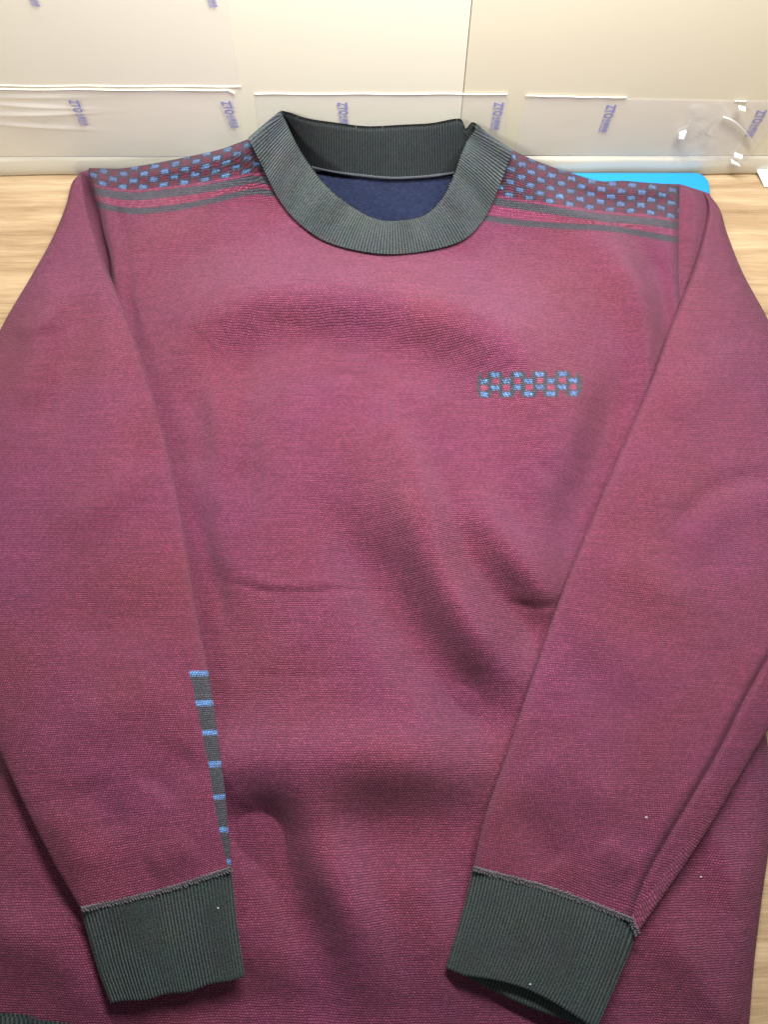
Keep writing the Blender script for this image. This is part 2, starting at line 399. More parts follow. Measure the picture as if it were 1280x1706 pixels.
# ------------------------------------------------------------------ blue plastic sheet and paper scrap
def rounded_slab(name, label, cat, x0, x1, y0, y1, z0, z1, r, m):
    pts = []
    for cx, cy, a0 in ((x1-r, y1-r, 0), (x0+r, y1-r, 90), (x0+r, y0+r, 180), (x1-r, y0+r, 270)):
        pts += [(cx + r*math.cos(math.radians(a0 + a)), cy + r*math.sin(math.radians(a0 + a))) for a in range(0, 91, 10)]
    n = len(pts); b = .0015; cx, cy = (x0+x1)/2, (y0+y1)/2
    def ins(p, d): return (p[0] - d*np.sign(p[0]-cx), p[1] - d*np.sign(p[1]-cy))
    lv = [(z0, 0), (z1 - b, 0), (z1 - .3*b, .3*b), (z1, b)]
    v = [(*ins(p, d), z) for z, d in lv for p in pts]
    f = [tuple(int(q) for q in a) for a in grid_faces(len(lv), n, True)[:, ::-1]] + [tuple(range((len(lv)-1)*n, len(lv)*n)), tuple(reversed(range(n)))]
    o = make(name, v, f, m, smooth_=False); return setp(o, label, cat)
e1 = P(1180, 300, .007)
rounded_slab('plastic_board', 'bright blue plastic board with rounded corner, half under the shoulder of the plain sleeve', 'board', float(P(905, 300, 0)[0]), float(e1[0]), YW - .034, YW - .0046, 0.0004, .0095, .012, BLUE)
def paper():
    q = [(1262, 283), (1330, 276), (1334, 312), (1275, 311)]
    n = 8; vs = []
    for j in range(n):
        for i in range(n):
            s, t = i/(n-1), j/(n-1); a = np.array(q, float)
            p = (a[0]*(1-s) + a[1]*s)*(1-t) + (a[3]*(1-s) + a[2]*s)*t
            vs.append(P(p[0], p[1], .0012 + .007*(1-t) + .003*s*t))
    vs = np.array(vs); b = vs.copy(); b[:, 2] -= .0006; f = grid_faces(n, n); m2 = n*n
    i = np.arange(m2).reshape(n, n); ring = np.concatenate([i[0], i[1:, -1], i[-1, -2::-1], i[-2:0:-1, 0]]); r2 = np.roll(ring, -1)
    o = make('paper_scrap', np.concatenate([vs, b]), np.concatenate([f, f[:, ::-1] + m2, np.stack([ring, r2, r2 + m2, ring + m2], -1)]), PAPER)
    setp(o, 'white paper scrap lying on the wood table by the wall', 'paper')
paper()

# ------------------------------------------------------------------ the sweater
SW = empty('sweater', (0, float(P(640, 900, 0)[1]), 0), 'maroon knit crew neck sweater laid flat on the table, sleeves folded down', 'sweater')
MAROON = srgb(117, 52, 77); PINK = srgb(156, 70, 102); GREY = srgb(68, 71, 77); SKY = srgb(94, 138, 190); DKRED = srgb(94, 40, 58); MIX = srgb(58, 54, 64)

SH_L = [(150, 280), (202, 280.5), (240, 275), (305, 262.5), (369, 248), (418, 230), (470, 214)]
SH_R = [(800, 222), (850, 247), (863, 254), (910, 274), (957, 290), (1004, 302), (1039, 301), (1074, 304), (1133, 307)]
SH = SH_L + [(560, 225), (640, 230), (720, 226)] + SH_R
XL = [(270, 147), (290, 148), (321, 156), (350, 164), (392, 172), (425, 180), (520, 178), (700, 140), (900, 75), (1200, 5), (1400, -28), (1760, -45)]
XR = [(270, 1134), (307, 1134), (380, 1132), (450, 1132), (520, 1138), (700, 1160), (900, 1195), (1150, 1262), (1300, 1287), (1390, 1284), (1500, 1270), (1600, 1258), (1706, 1249), (1760, 1244)]
def hem_y(x): return 1690 + 45*smooth(-60, 420, x)
ST1 = [(140, 314), (170, 321), (214, 327), (279, 322), (343, 314), (395, 304), (423, 299), (454, 303), (640, 320), (800, 330), (840, 338), (910, 349), (981, 359.5), (1027, 365), (1074, 368), (1121, 375), (1140, 378)]
ST2 = [(140, 334), (170, 343), (214, 351), (279, 347.5), (343, 337), (395, 324), (428, 319), (459, 323), (640, 350), (800, 361), (840, 368), (910, 375), (969, 378), (1027, 382), (1074, 390), (1121, 398), (1140, 400)]
CB = [(416, 232), (428, 262), (446, 298), (468, 335), (498, 370), (540, 400), (595, 417), (655, 423), (722, 415), (775, 397), (808, 360), (830, 315), (846, 275), (852, 253)]   # collar seam

IN_L = [(280, 100), (400, 150), (448, 178), (520, 208), (630, 246), (760, 282), (900, 309), (1030, 330), (1240, 365), (1448, 386), (1760, 386)]
IN_R = [(280, 1190), (389, 1174), (456, 1154), (545, 1118), (640, 1084), (745, 1038), (870, 985), (1000, 932), (1130, 887), (1260, 843), (1446, 788), (1760, 788)]
TORSO_FOLDS = [
    ([(215, 700), (320, 530), (450, 482), (640, 492), (800, 535), (885, 620), (930, 790)], .52, 44), ([(330, 760), (380, 620), (470, 570), (640, 580), (760, 640), (830, 760)], -.22, 40),
    ([(620, 660), (690, 840), (745, 960), (810, 1070), (920, 1190)], .72, 33), ([(520, 790), (610, 940), (690, 1070), (780, 1170), (880, 1240)], -.70, 37),
    ([(740, 760), (830, 890), (895, 965), (965, 1020)], .6, 25), ([(720, 860), (800, 970), (870, 1040), (940, 1075)], -.55, 23),
    ([(250, 1290), (400, 1275), (560, 1262), (700, 1270), (940, 1290)], .55, 44), ([(300, 1380), (460, 1372), (600, 1378), (900, 1365)], -.34, 42),
    ([(470, 1270), (520, 1380), (575, 1500), (660, 1720)], .55, 38), ([(420, 1310), (455, 1410), (500, 1520), (580, 1720)], -.55, 34),
    ([(340, 960), (400, 974), (450, 986), (560, 984), (690, 986)], -.32, 5), ([(380, 930), (420, 962), (470, 975), (560, 970), (680, 972)], .25, 9),
    ([(830, 1000), (890, 1012), (950, 1006)], -.4, 6), ([(400, 1120), (520, 1128), (650, 1120)], -.12, 8), ([(470, 640), (540, 625), (620, 630)], -.1, 10), ([(880, 760), (930, 800), (960, 850)], -.25, 9), ([(300, 640), (340, 720), (330, 800)], -.3, 12),
    ([(350, 540), (370, 740), (382, 900), (415, 1060)], .36, 24), ([(425, 540), (405, 720), (412, 900)], -.36, 22), ([(318, 800), (345, 915), (362, 980), (382, 1080)], -.5, 10),
    ([(600, 620), (660, 725), (700, 790), (760, 930)], .3, 15),
    ([(930, 360), (1040, 440), (1080, 530), (1085, 640), (1030, 790)], .5, 25), ([(1040, 380), (1094, 470), (1106, 600), (1050, 750)], -.55, 16),
    ([(1010, 540), (950, 740), (900, 900), (850, 1020)], .3, 36), ([(1060, 580), (985, 780), (910, 950)], -.4, 30),
    ([(176, 310), (190, 420), (208, 590)], .5, 8), ([(202, 320), (212, 450), (230, 620)], -.5, 8),
    ([(900, 285), (1000, 335), (1060, 340), (1150, 325)], -.42, 13), ([(860, 320), (960, 352), (1040, 362), (1150, 376)], .32, 14),
    ([(440, 255), (380, 285), (300, 300), (190, 322)], -.30, 14), ([(220, 420), (330, 385), (470, 372)], .2, 26),
    ([(1150, 1320), (1205, 1430), (1240, 1540)], .22, 20), ([(1080, 1530), (1170, 1630), (1240, 1740)], .26, 24), ([(-80, 1530), (100, 1600), (190, 1760)], .26, 32), ([(290, 1700), (430, 1655), (620, 1715)], -.22, 26),
    ([(640, 1420), (720, 1540), (760, 1720)], .18, 40)]
def torso_z(x, y, edges=True):
    xl, xr = pl(y, XL), pl(y, XR)
    z = .024 + .0028*vnoise(x*.012, y*.012, 11) + .0010*vnoise(x*.035, y*.028, 12, 2) + .00075*vnoise(x*.045 + y*.03, y*.05 - x*.025, 14, 3)*(1 + .8*vnoise(x*.01, y*.012, 15, 1))
    xi, xo = pl(y, IN_L), pl(y, IN_R)
    fm = 1 - (.85*smooth(10, 70, xi - x) + .85*smooth(10, 70, x - xo))*(1 - smooth(1180, 1420, y))
    F = lambda pts, sl, s: fm*fold(x, y, pts, sl*s*.00047/.6, s)     # sl = steepest slope of the fold's side
    for pts, sl, sg in TORSO_FOLDS: z = z + F(pts, sl, sg)
    z = z + .013*fm*(smooth(0, 190, x - xi)*smooth(0, 190, xo - x) - .35)*smooth(400, 560, y)*(1 - .6*smooth(1300, 1560, y))
    z = z - .012*smooth(1540, 1730, y)
    # collar pulls the fabric up a little along its seam
    z = z + .004*np.exp(-(seg_dist(x, y, CB)/26)**2)
    z = np.maximum(z, .009)
    if edges:
        d = np.minimum(x - xl, xr - x); R = 18 + 26*smooth(520, 900, y)
        q = np.clip(d/R, 0, 1); fl = .004 + .007*(1 - smooth(540, 760, y)); z = fl + (z - fl)*np.sqrt(np.clip(1 - (1 - q)**2, 0, 1))
    return z

NS, NT = 520, 610
s = np.linspace(0, 1, NS)[None, :]; t = (np.linspace(0, 1, NT)[:, None])
t = .25*t**2 + .75*t                                           # finer rows near the shoulders
xt = 147 + (1134 - 147)*s; yt = pl(xt, SH)
py = yt + t*(hem_y(xt*1.3 - 190) - yt)
xl, xr = pl(py, XL), pl(py, XR); px = xl + (xr - xl)*s + 0*t
tz = torso_z(px, py)
dtop = py - yt                                                  # roll over the shoulder line
tz = .012 + (tz - .012)*(.35 + .65*np.sqrt(np.clip(1 - (1 - np.clip(dtop/22, 0, 1))**2, 0, 1)))*1.0
need = PW(px[0], py[0], .011)[:, 2] + .001                          # the shoulder line rests against the wall foot
k9 = np.ones(41)/41; lift_ = np.convolve(np.pad(np.maximum(0, need - tz[0]), 20, mode='edge'), k9, 'valid')
tz = tz + lift_[None, :]*np.exp(-(dtop/75)**2)
tz = np.where(py < 420, np.maximum(tz, PW(px, np.minimum(py, 420), .010)[..., 2]), tz)                    # the shoulders rest against the wall foot, never in it
TV = P(px, py, tz)
# skirt: shoulder line turns down behind to the table
sk = []
for k, (dy, zf) in enumerate([(.0, .0), (.003, .55), (.004, .9), (.0035, 1.0)][1:]):
    q = TV[0].copy(); q[:, 1] += dy; q[:, 2] = q[:, 2]*(1 - zf) + .0012*zf; sk.append(q)
V = np.concatenate([np.stack(sk[::-1]), TV]); nsk = len(sk)
PXX = np.concatenate([np.repeat(px[:1], nsk, 0), px]); PYY = np.concatenate([np.repeat(py[:1] - 1, nsk, 0), py])
UV = np.stack([V[..., 0], V[..., 1]], -1)

def tick(x, period, duty=.62):
    return ((x/period) % 1.0) < duty
def dye_torso(x, y):
    c = np.zeros(x.shape + (3,)); c[:] = MAROON
    y1, y2 = pl(x, ST1), pl(x, ST2); part = np.zeros(x.shape, int)
    yk = y < y2 + 6
    part[yk] = 1
    jit = .8*np.sin(x*.9) + .6*np.sin(x*2.3 + y)
    up = y1 - y                                                  # pixels above stripe 1
    # plum field with checks
    fieldm = yk & (up > 8)
    row = (up - 15)/10.8; colm = (x - 8*np.sin(y*.01))/17.0
    ri = np.round(row); ci = np.round(colm); fr = (row - ri)*10.8; fc = (colm - ci)*17.0
    even = ((ri + ci) % 2) == 0
    chk = fieldm & (row > -.5)
    c[fieldm] = MIX
    c[chk & ~even & (np.abs(fr) < 4.6) & (np.abs(fc) < 6.2)] = DKRED
    dash = chk & even & (np.abs(fr) < 3.2) & (np.abs(fc) < 5.9)
    hsh = np.abs(np.sin(ri*12.9898 + ci*78.233)*43758.5453) % 1.0
    c[dash] = SKY*(.60 + .32*hsh[dash])[:, None] + GREY*(.22 - .2*hsh[dash])[:, None]
    c[dash & (fr < -.2) & ~tick(fc + 6.6, 4.4, .6)] = GREY
    c[dash & (fr > 1.8) & (np.abs(fc) > 5.4)] = GREY
    lo = yk & (up <= 9) ; c[lo] = MAROON*.9
    c[yk & (np.abs(up - 9.5 + .25*jit) < 1.2)] = PINK*.75
    c[yk & (np.abs(y - y1 + jit*.35) < 6.4)] = GREY
    mid = yk & (y > y1 + 6.5) & (y < y2 - 5.5); c[mid] = DKRED*1.3
    q = ((y - y1 - 6.5)/np.maximum(y2 - y1 - 12, 1)); c[mid & (np.abs(((q*3) % 1) - .5) < .3)] = PINK*.8
    c[yk & (np.abs(y - y2 + jit*.3) < 5.0)] = GREY*.95
    # chest motif
    cx, cy = 807.2, 623.7; gc = (x - cx)/18.6; gr = (y + .012*(x - 880) - cy)/10.85
    inm = (gc > -.62) & (gc < 8.75) & (gr > -.62) & (gr < 3.62); part[inm] = 2
    a, b = np.round(gc), np.round(gr); fx, fy = (gc - a)*18.6, (gr - b)*10.85; odd = ((a + b) % 2) == 1
    ok = inm & (a >= 0) & (a <= 8) & (b >= 0) & (b <= 3)
    c[ok & odd] = GREY
    c[ok & ~odd & ((np.abs(fx) > 5.6) | (np.abs(fy) > 4.3)) & ((b == 1) | (b == 2))] = GREY
    c[ok & ~odd & (b == 0) & (np.abs(fx) > 4 + (fy < 1)*2.5)] = GREY
    c[ok & ~odd & (b == 3) & (np.abs(fx) > 4 + (fy > -1)*2.5)] = GREY
    c[inm & ((a > 8) | (gc < -.45)) & (gr > .3) & (gr < 2.9)] = GREY
    d2 = ok & odd & (np.abs(fx) < 6.6) & (np.abs(fy) < 3.2); c[d2] = SKY
    c[d2 & (np.abs(fy) < 2.6) & ~tick(fx + 7.2 + (fy > 0)*2, 4.8, .72)] = GREY*1.2
    c[d2 & (np.abs(fx) > 5.6) & (fy > 1.5)] = GREY
    c[ok & ~odd & (np.abs(fx) < 5.6) & (np.abs(fy) < 4.3) & ((b == 1) | (b == 2))] = PINK*.9
    return c, part
dye, part = dye_torso(PXX, PYY)
dye = dye*(1 + .07*vnoise(PXX*.03, PYY*.022, 31, 4))[..., None]
R_, C_ = PXX.shape
FA = grid_faces(R_, C_)
fp = part.reshape(-1)[FA].max(1); fx = PXX.reshape(-1)[FA].mean(1); fy = PYY.reshape(-1)[FA].mean(1)
# neck opening: drop the faces inside the collar seam
def inside(x, y, poly):
    ins = np.zeros(x.shape, bool); n = len(poly)
    for i in range(n):
        (x0, y0), (x1, y1) = poly[i], poly[(i+1) % n]
        if y0 == y1: continue
        ins ^= ((y0 > y) != (y1 > y)) & (x < (x1 - x0)*(y - y0)/(y1 - y0) + x0)
    return ins
cc = np.mean(CB, 0)
neck = [(cc[0] + (a - cc[0])*.955, b - 5 if b > 300 else b) for a, b in CB] + [(840, 180), (430, 180)]
keep = ~inside(fx, fy, neck)
Vf, UVf, Df = V.reshape(-1, 3), UV.reshape(-1, 2), dye.reshape(-1, 3)
sub('front_panel', Vf, FA[keep & (fp == 0)], KNIT, SW, UVf, Df)
yl = sub('shoulder_yoke', Vf, FA[keep & (fp == 1) & (fx < 640)], KNIT, SW, UVf, Df)
yr = sub('shoulder_yoke', Vf, FA[keep & (fp == 1) & (fx >= 640)], KNIT, SW, UVf, Df)
for o in (yl, yr): o['label'] = 'plum shoulder band with blue dashes and two charcoal stripes'
ce = sub('chest_motif', Vf, FA[keep & (fp == 2)], KNIT, SW, UVf, Df); ce['label'] = 'small knitted charcoal chain motif with blue dashes'

# back panel: navy fleece inside shows in the neck opening
n1, n2 = 90, 110
s2 = np.linspace(0.01, .99, n1)[None, :]; t2 = np.linspace(0, 1, n2)[:, None]
xt2 = 160 + 960*s2; yb0 = pl(xt2, SH) + 14; py2 = yb0 + t2*(hem_y(xt2) - yb0); px2 = pl(py2, XL) + 8 + (pl(py2, XR) - pl(py2, XL) - 16)*s2
bz = .0035 + .0055*np.exp(-((px2 - 645)/190)**2)*np.exp(-((py2 - 300)/75)**2) + .0006*vnoise(px2*.05, py2*.05, 5)
make('back_panel', P(px2, py2, bz), grid_faces(n2, n1), NAVY, SW)['label'] = 'navy fleece inside of the back panel'

# thick ribbed sheet: rows across (base -> rim), columns along; ribs are real relief
def thick_sheet(name, C, nrib, amp, th, mat_, parent, wrap=False, ribphase=None, label=None, rim_round=True, vlen=None, seed=0):
    r, c, _ = C.shape
    du = np.empty_like(C)
    if wrap: du = np.roll(C, -1, 1) - np.roll(C, 1, 1)
    else: du = np.gradient(C, axis=1)
    dv = np.gradient(C, axis=0); n = np.cross(du, dv); n /= np.linalg.norm(n, axis=2, keepdims=True) + 1e-12
    if n[..., 2].mean() < 0: n = -n
    u = np.linspace(0, nrib, c, endpoint=not wrap)[None, :] if ribphase is None else ribphase
    u = u + 0*C[..., 0]
    rr = np.random.default_rng(seed); wob = .34*vnoise(u*.35, np.linspace(0, 3, r)[:, None] + 0*u, seed + 50, 2)
    rib = amp*(1 + .5*vnoise(u*.5, np.linspace(0, 2, r)[:, None] + 0*u, seed + 70, 2))*np.cos(2*math.pi*(u + wob))
    sv = np.linspace(0, 1, r)[:, None]
    pr = np.sqrt(np.clip(1 - np.clip((sv - .93)/.07, 0, 1)**2, 0, 1)) if rim_round else np.ones_like(sv)
    top = C + n*((th/2 + rib)*pr)[..., None]; bot = C - n*((th/2 - rib*.6)*pr)[..., None]
    G = np.concatenate([top, bot[::-1]]); uu = np.concatenate([u, u[::-1]]); vl = np.linspace(0, .045 if vlen is None else vlen, r)[:, None] + 0*u
    vvv = np.concatenate([vl, vl[::-1]])
    o = make(name, G, grid_faces(2*r, c, wrap), mat_, parent, np.stack([uu, vvv], -1))
    if label: o['label'] = label
    return o

# collar: one closed loop, front half outside visible, back half inside visible
zt = lambda x, y: float(torso_z(np.array([x]), np.array([y]), False)[0])
FRONT = [((470, 186), .060), ((479, 208), .059), ((494, 237), .057), ((514, 270), .054), ((542, 306), .051), ((578, 339), .049), ((615, 360), .048), ((655, 368), .048), ((700, 360), .048), ((732, 336), .050), ((752, 300), .053), ((766, 262), .056), ((778, 234), .058), ((792, 212), .059)]
wz = lambda q: float(PW(q[0], q[1], .0085)[2])                 # never behind the wall
lift_at = lambda x, y: float(np.interp(x, px[0], lift_)*np.exp(-((y - float(pl(x, SH)))/75)**2))
loop = [(r_, max(z_, wz(r_)), b_, zt(*b_) + .0035 + lift_at(*b_)) for (r_, z_), b_ in zip(FRONT, CB)]

loop += [((786, 204), .062, (815, 268), .018), ((775, 214), .052, (790, 280), .014), ((764, 199), .058, (764, 287), .013), ((712, 205), .056, (715, 294), .012), ((655, 208.5), .055, (655, 297), .0115),
         ((600, 208), .055, (600, 293), .012), ((548, 204), .056, (548, 285), .013), ((508, 196), .058, (495, 268), .016), ((481, 188), .060, (440, 246), .020)]
loop = [(a, max(b, wz(a)), c, d) for a, b, c, d in loop]
K = len(loop); NC = 1900
def closed(vals, n):
    vals = np.array(vals, float); a = np.concatenate([vals[-3:], vals, vals[:3]]); tt = np.linspace(0, K, n, endpoint=False)
    return spline(tt, np.arange(-3, K + 3).astype(float), a)
rx, ry, rz = (closed([l[0][0] for l in loop], NC), closed([l[0][1] for l in loop], NC), closed([l[1] for l in loop], NC))
bx_, by_, bz_ = (closed([l[2][0] for l in loop], NC), closed([l[2][1] for l in loop], NC), closed([l[3] for l in loop], NC))
RIM, BASE = P(rx, ry, rz), P(bx_, by_, bz_)
NR = 22; sv = np.linspace(0, 1, NR)[:, None, None]
C = BASE[None]*(1 - sv) + RIM[None]*sv
tt = np.linspace(0, K, NC, endpoint=False)
isf = smooth(-.2, 1.2, tt)*(1 - smooth(12.6, 13.6, tt))         # front half bulges outward, towards the viewer
cen = np.array(P(655, 300, .02)); outv = BASE - cen; outv[:, 2] = 0; outv /= np.linalg.norm(outv, axis=1, keepdims=True)
bul = (np.sin(np.pi*sv[..., 0])*(.0022*isf*np.sin(np.pi*np.clip(tt/13, 0, 1)))[None, :])[..., None]
C = C + bul*(outv[None]*.55 + np.array([0, 0, .8]))
C = C + (.0012*np.sin(tt*2.1)*np.sin(tt*.9))[None, :, None]*np.array([0, 0, 1.0])*sv
arc = np.concatenate([[0], np.cumsum(np.linalg.norm(np.diff(((RIM + BASE)/2), axis=0), axis=1))]); arc = arc/arc[-1]
nrib = 236
thick_sheet('collar', C, nrib, .00055, .0028, CHAR, SW, wrap=True, ribphase=(arc*nrib*(NC-1)/NC)[None, :], label='charcoal ribbed mock neck collar', seed=2)

def tube(name, pts, rad, m, parent, seg=8, bumps=0):
    pts = np.asarray(pts, float); d = np.gradient(pts, axis=0); d /= np.linalg.norm(d, axis=1, keepdims=True) + 1e-12
    up = np.array([0, 0, 1.0]); a = np.cross(d, up); a /= np.linalg.norm(a, axis=1, keepdims=True) + 1e-9; b = np.cross(a, d)
    th = np.linspace(0, 2*math.pi, seg, endpoint=False); n = len(pts)
    r = rad*(1 + (.3*np.sin(np.linspace(0, bumps*2*math.pi, n)) if bumps else 0*np.arange(n)))
    g = pts[:, None] + r[:, None, None]*(np.cos(th)[None, :, None]*a[:, None] + np.sin(th)[None, :, None]*b[:, None])
    return make(name, g, grid_faces(n, seg, True), m, parent)
bk = np.array(dense([(520, 279), (560, 287), (600, 292.5), (655, 297), (715, 294), (765, 287)], 260)); tube('neck_seam', P(bk[:, 0], bk[:, 1] - .5, .0158 - .0006*np.cos((bk[:, 0] - 645)/100)), .0009, SEAMC, SW, bumps=90)

# sleeves: flattened tubes between their two outlines, lying over the torso
def sleeve(name, pairs, grooves, stripe=None, cap=None, seed=0, bend=None):
    """pairs: (inner xy, outer xy, z_centre inner, z_centre outer, thickness)"""
    A = np.array([[*p[0], *p[1], p[2], p[3], p[4]] for p in pairs], float); n = len(A)
    NL = 640; tt = np.linspace(0, n - 1, NL); B = np.stack([spline(tt, np.arange(n).astype(float), A[:, k]) for k in range(7)], 1)
    nt_, nb = 190, 40
    th = np.concatenate([np.pi*(1 - np.linspace(0, 1, nt_)), -np.pi*np.linspace(0, 1, nb + 2)[1:-1]])     # top inner->outer, then underside
    cx, sy = np.cos(th), np.sin(th); top = (np.arange(len(th)) < nt_)
    # even spacing over the flat top
    lin = np.linspace(-1, 1, nt_); cx = cx.copy(); cx[:nt_] = .35*cx[:nt_] + .65*lin; ee = np.clip(1 - np.abs(cx)**4.2, 0, 1)**.5
    zz = np.where(top, ee, -ee)
    w = (cx + 1)/2
    X = B[:, 0:1]*(1 - w) + B[:, 2:3]*w; Y = B[:, 1:2]*(1 - w) + B[:, 3:4]*w
    if bend is not None: Y = Y - bend(w[None, :])*smooth(n - 2.6, n - 1, tt)[:, None]
    zc = B[:, 4:5]*(1 - w) + B[:, 5:6]*w; T = B[:, 6:7]
    Z = zc + zz*T/2
    lift = np.where(top[None, :], 1.0, 0)*ee[None, :]**.7
    Z = Z + lift*(.0016*vnoise(X*.016, Y*.013, 60 + seed) + .0008*vnoise(X*.04, Y*.035, 61 + seed, 2) + .0006*vnoise(X*.06, Y*.05, 62 + seed, 3))
    for pts, a, sg in grooves: Z = Z + lift*fold(X, Y, pts, 1.9*a/1000., sg)
    Z = np.maximum(Z, .0015)
    Vv = P(X, Y, Z)
    c_ = P((B[:, 0] + B[:, 2])/2, (B[:, 1] + B[:, 3])/2, .03); wid = np.linalg.norm(P(B[:, 0], B[:, 1], .03) - P(B[:, 2], B[:, 3], .03), axis=1)
    al = np.concatenate([[0], np.cumsum(np.linalg.norm(np.diff(c_, axis=0), axis=1))])
    uv = np.stack([(w[None, :] - .5)*wid[:, None] + seed, al[:, None] + 0*w[None, :]], -1)
    dy = np.zeros(X.shape + (3,)); dy[:] = MAROON; pm = np.zeros(X.shape, int)
    if stripe: stripe(X, Y, top[None, :] & (w[None, :] > -.1), dy, pm)
    dy = dy*(1 + .07*vnoise(X*.03, Y*.022, 33 + seed, 4))[..., None]
    fa = grid_faces(NL, len(th), True); fpm = pm.reshape(-1)[fa].min(1)
    vs, us, ds = Vv.reshape(-1, 3), uv.reshape(-1, 2), dy.reshape(-1, 3)
    m0 = fa[fpm == 0]
    if cap is not None:
        cv, cu, cd, cf = cap; m0 = np.concatenate([m0, cf + len(vs)]); vs = np.concatenate([vs, cv]); us = np.concatenate([us, cu]); ds = np.concatenate([ds, cd])
    # close the shoulder end
    o = sub(name, vs, m0, KNIT, SW, us, ds)
    if (fpm == 1).any():
        q = sub('sleeve_stripe', vs, fa[fpm == 1], KNIT, o, us, ds); q['label'] = 'tapering charcoal inset with blue bars near the cuff'
    return o, B
def cap_patch(a, b, za, zb, bulge, dark=None):
    """sleeve head between the armhole seam (a) and the fold (b)"""
    n, k = 90, 34; A = np.array(dense(a, n)); Bq = np.array(dense(b, n)); w = np.linspace(0, 1, k)[None, :]
    X = A[:, :1]*(1 - w) + Bq[:, :1]*w; Y = A[:, 1:]*(1 - w) + Bq[:, 1:]*w
    tt_ = np.linspace(0, 1, n)[:, None]
    Z = (za[0] + (za[1] - za[0])*tt_)*(1 - w) + (zb[0] + (zb[1] - zb[0])*tt_)*w + bulge*np.sin(np.pi*w)*(1 - .5*tt_)
    r = np.clip(tt_/.12, 0, 1); Z = .006 + (Z - .006)*(.5 + .5*np.sqrt(np.clip(1 - (1 - r)**2, 0, 1)))
    Vv = P(X, Y, Z); sk_ = []
    for dy_, zf in ((.004, 1.0), (.0045, .85), (.003, .4)):
        q = Vv[0].copy(); q[:, 1] += dy_; q[:, 2] = q[:, 2]*(1 - zf) + .001*zf; sk_.append(q)
    Vv = np.concatenate([np.stack(sk_), Vv]); rr, kk = Vv.shape[:2]
    uv = np.stack([Vv[..., 0] + 3, Vv[..., 1]], -1); d = np.zeros((rr, kk, 3)); d[:] = MAROON
    return Vv.reshape(-1, 3), uv.reshape(-1, 2), d.reshape(-1, 3), grid_faces(rr, kk)

SL = [(1116, 315), (1170, 326), (1222, 337), (1275, 347), (1330, 356), (1386, 366), (1440, 379), (1470, 384)]
def stripe_left(X, Y, ok, dy, pm):
    xl_ = pl(Y, SL); inb = ok & (Y > 1117) & (Y < 1443) & (X > xl_) ; pm[inb] = 1
    dy[inb] = GREY*.92
    for yb in (1121.5, 1172.5, 1222.5, 1275, 1330, 1385, 1439):
        q = Y + .06*(X - 330) - yb
        bar = inb & (np.abs(q) < 4.6); dy[bar] = SKY; dy[bar & (q > 1.0) & ~tick(X, 4.2, .66)] = GREY
LEFT = [((134, 288), (131, 291), .009, .007, .010), ((138, 304), (119, 306), .012, .009, .016), ((146, 346), (108, 346), .016, .011, .020), ((162, 400), (85, 400), .020, .013, .023),
        ((178, 448), (51, 461), .025, .014, .025), ((208, 520), (2, 545), .031, .016, .026), ((246, 630), (-45, 650), .034, .020, .028), ((282, 760), (-70, 760), .035, .025, .028),
        ((309, 900), (-75, 900), .035, .028, .026), ((330, 1030), (-65, 1030), .035, .030, .026), ((350, 1135), (-45, 1150), .035, .032, .025), ((365, 1240), (1, 1255), .035, .034, .024),
        ((374, 1310), (40, 1340), .035, .035, .022), ((381, 1385), (88, 1435), .034, .035, .019), ((386, 1448), (135, 1516), .033, .034, .015)]
capL = cap_patch([(150, 281), (157, 321), (165, 352), (173, 395), (186, 440), (214, 520)], [(132, 289), (134, 318), (142, 350), (156, 395), (166, 440), (190, 520)], (.014, .010), (.006, .010), -.002)
gl = [([(100, 430), (60, 560), (40, 700)], 3.0, 26), ([(150, 480), (120, 600), (90, 760)], -2.5, 28), ([(250, 760), (180, 830), (60, 880)], 2.5, 26), ([(20, 560), (100, 520)], 2, 12),
      ([(60, 1000), (180, 1040), (300, 1020)], -2.2, 34), ([(90, 1200), (200, 1180), (300, 1120)], 2.2, 30), ([(250, 1330), (320, 1240)], -3.0, 28), ([(140, 1290), (200, 1400)], -2.5, 22), ([(70, 1330), (150, 1470)], 2.5, 20), ([(240, 1450), (330, 1400)], 2, 20)]
sl, BL = sleeve('sleeve', LEFT, gl, stripe_left, capL, 1)
sl['label'] = 'sleeve with a tapering charcoal inset near its cuff'
RIGHT = [((1172, 320), (1182, 323), .009, .007, .010), ((1181, 345), (1201, 350), .014, .010, .016), ((1174, 389), (1213, 390), .018, .012, .020), ((1154, 456), (1240, 457), .023, .013, .023),
         ((1118, 545), (1285, 541), .030, .016, .026), ((1084, 640), (1325, 640), .034, .020, .027), ((1038, 745), (1350, 760), .035, .025, .028), ((985, 870), (1362, 900), .035, .028, .028),
         ((932, 1000), (1352, 1040), .036, .030, .027), ((887, 1130), (1318, 1150), .036, .033, .026), ((843, 1260), (1253, 1260), .036, .034, .024), ((808, 1360), (1170, 1398), .035, .034, .021), ((788, 1446), (1063, 1555), .033, .032, .016)]
SEAM_R = [(1470, 800), (1330, 1020), (1280, 1098), (1240, 1170), (1200, 1250), (1150, 1335), (1100, 1420), (1072, 1475), (1054, 1530), (1040, 1600), (1020, 1700)]
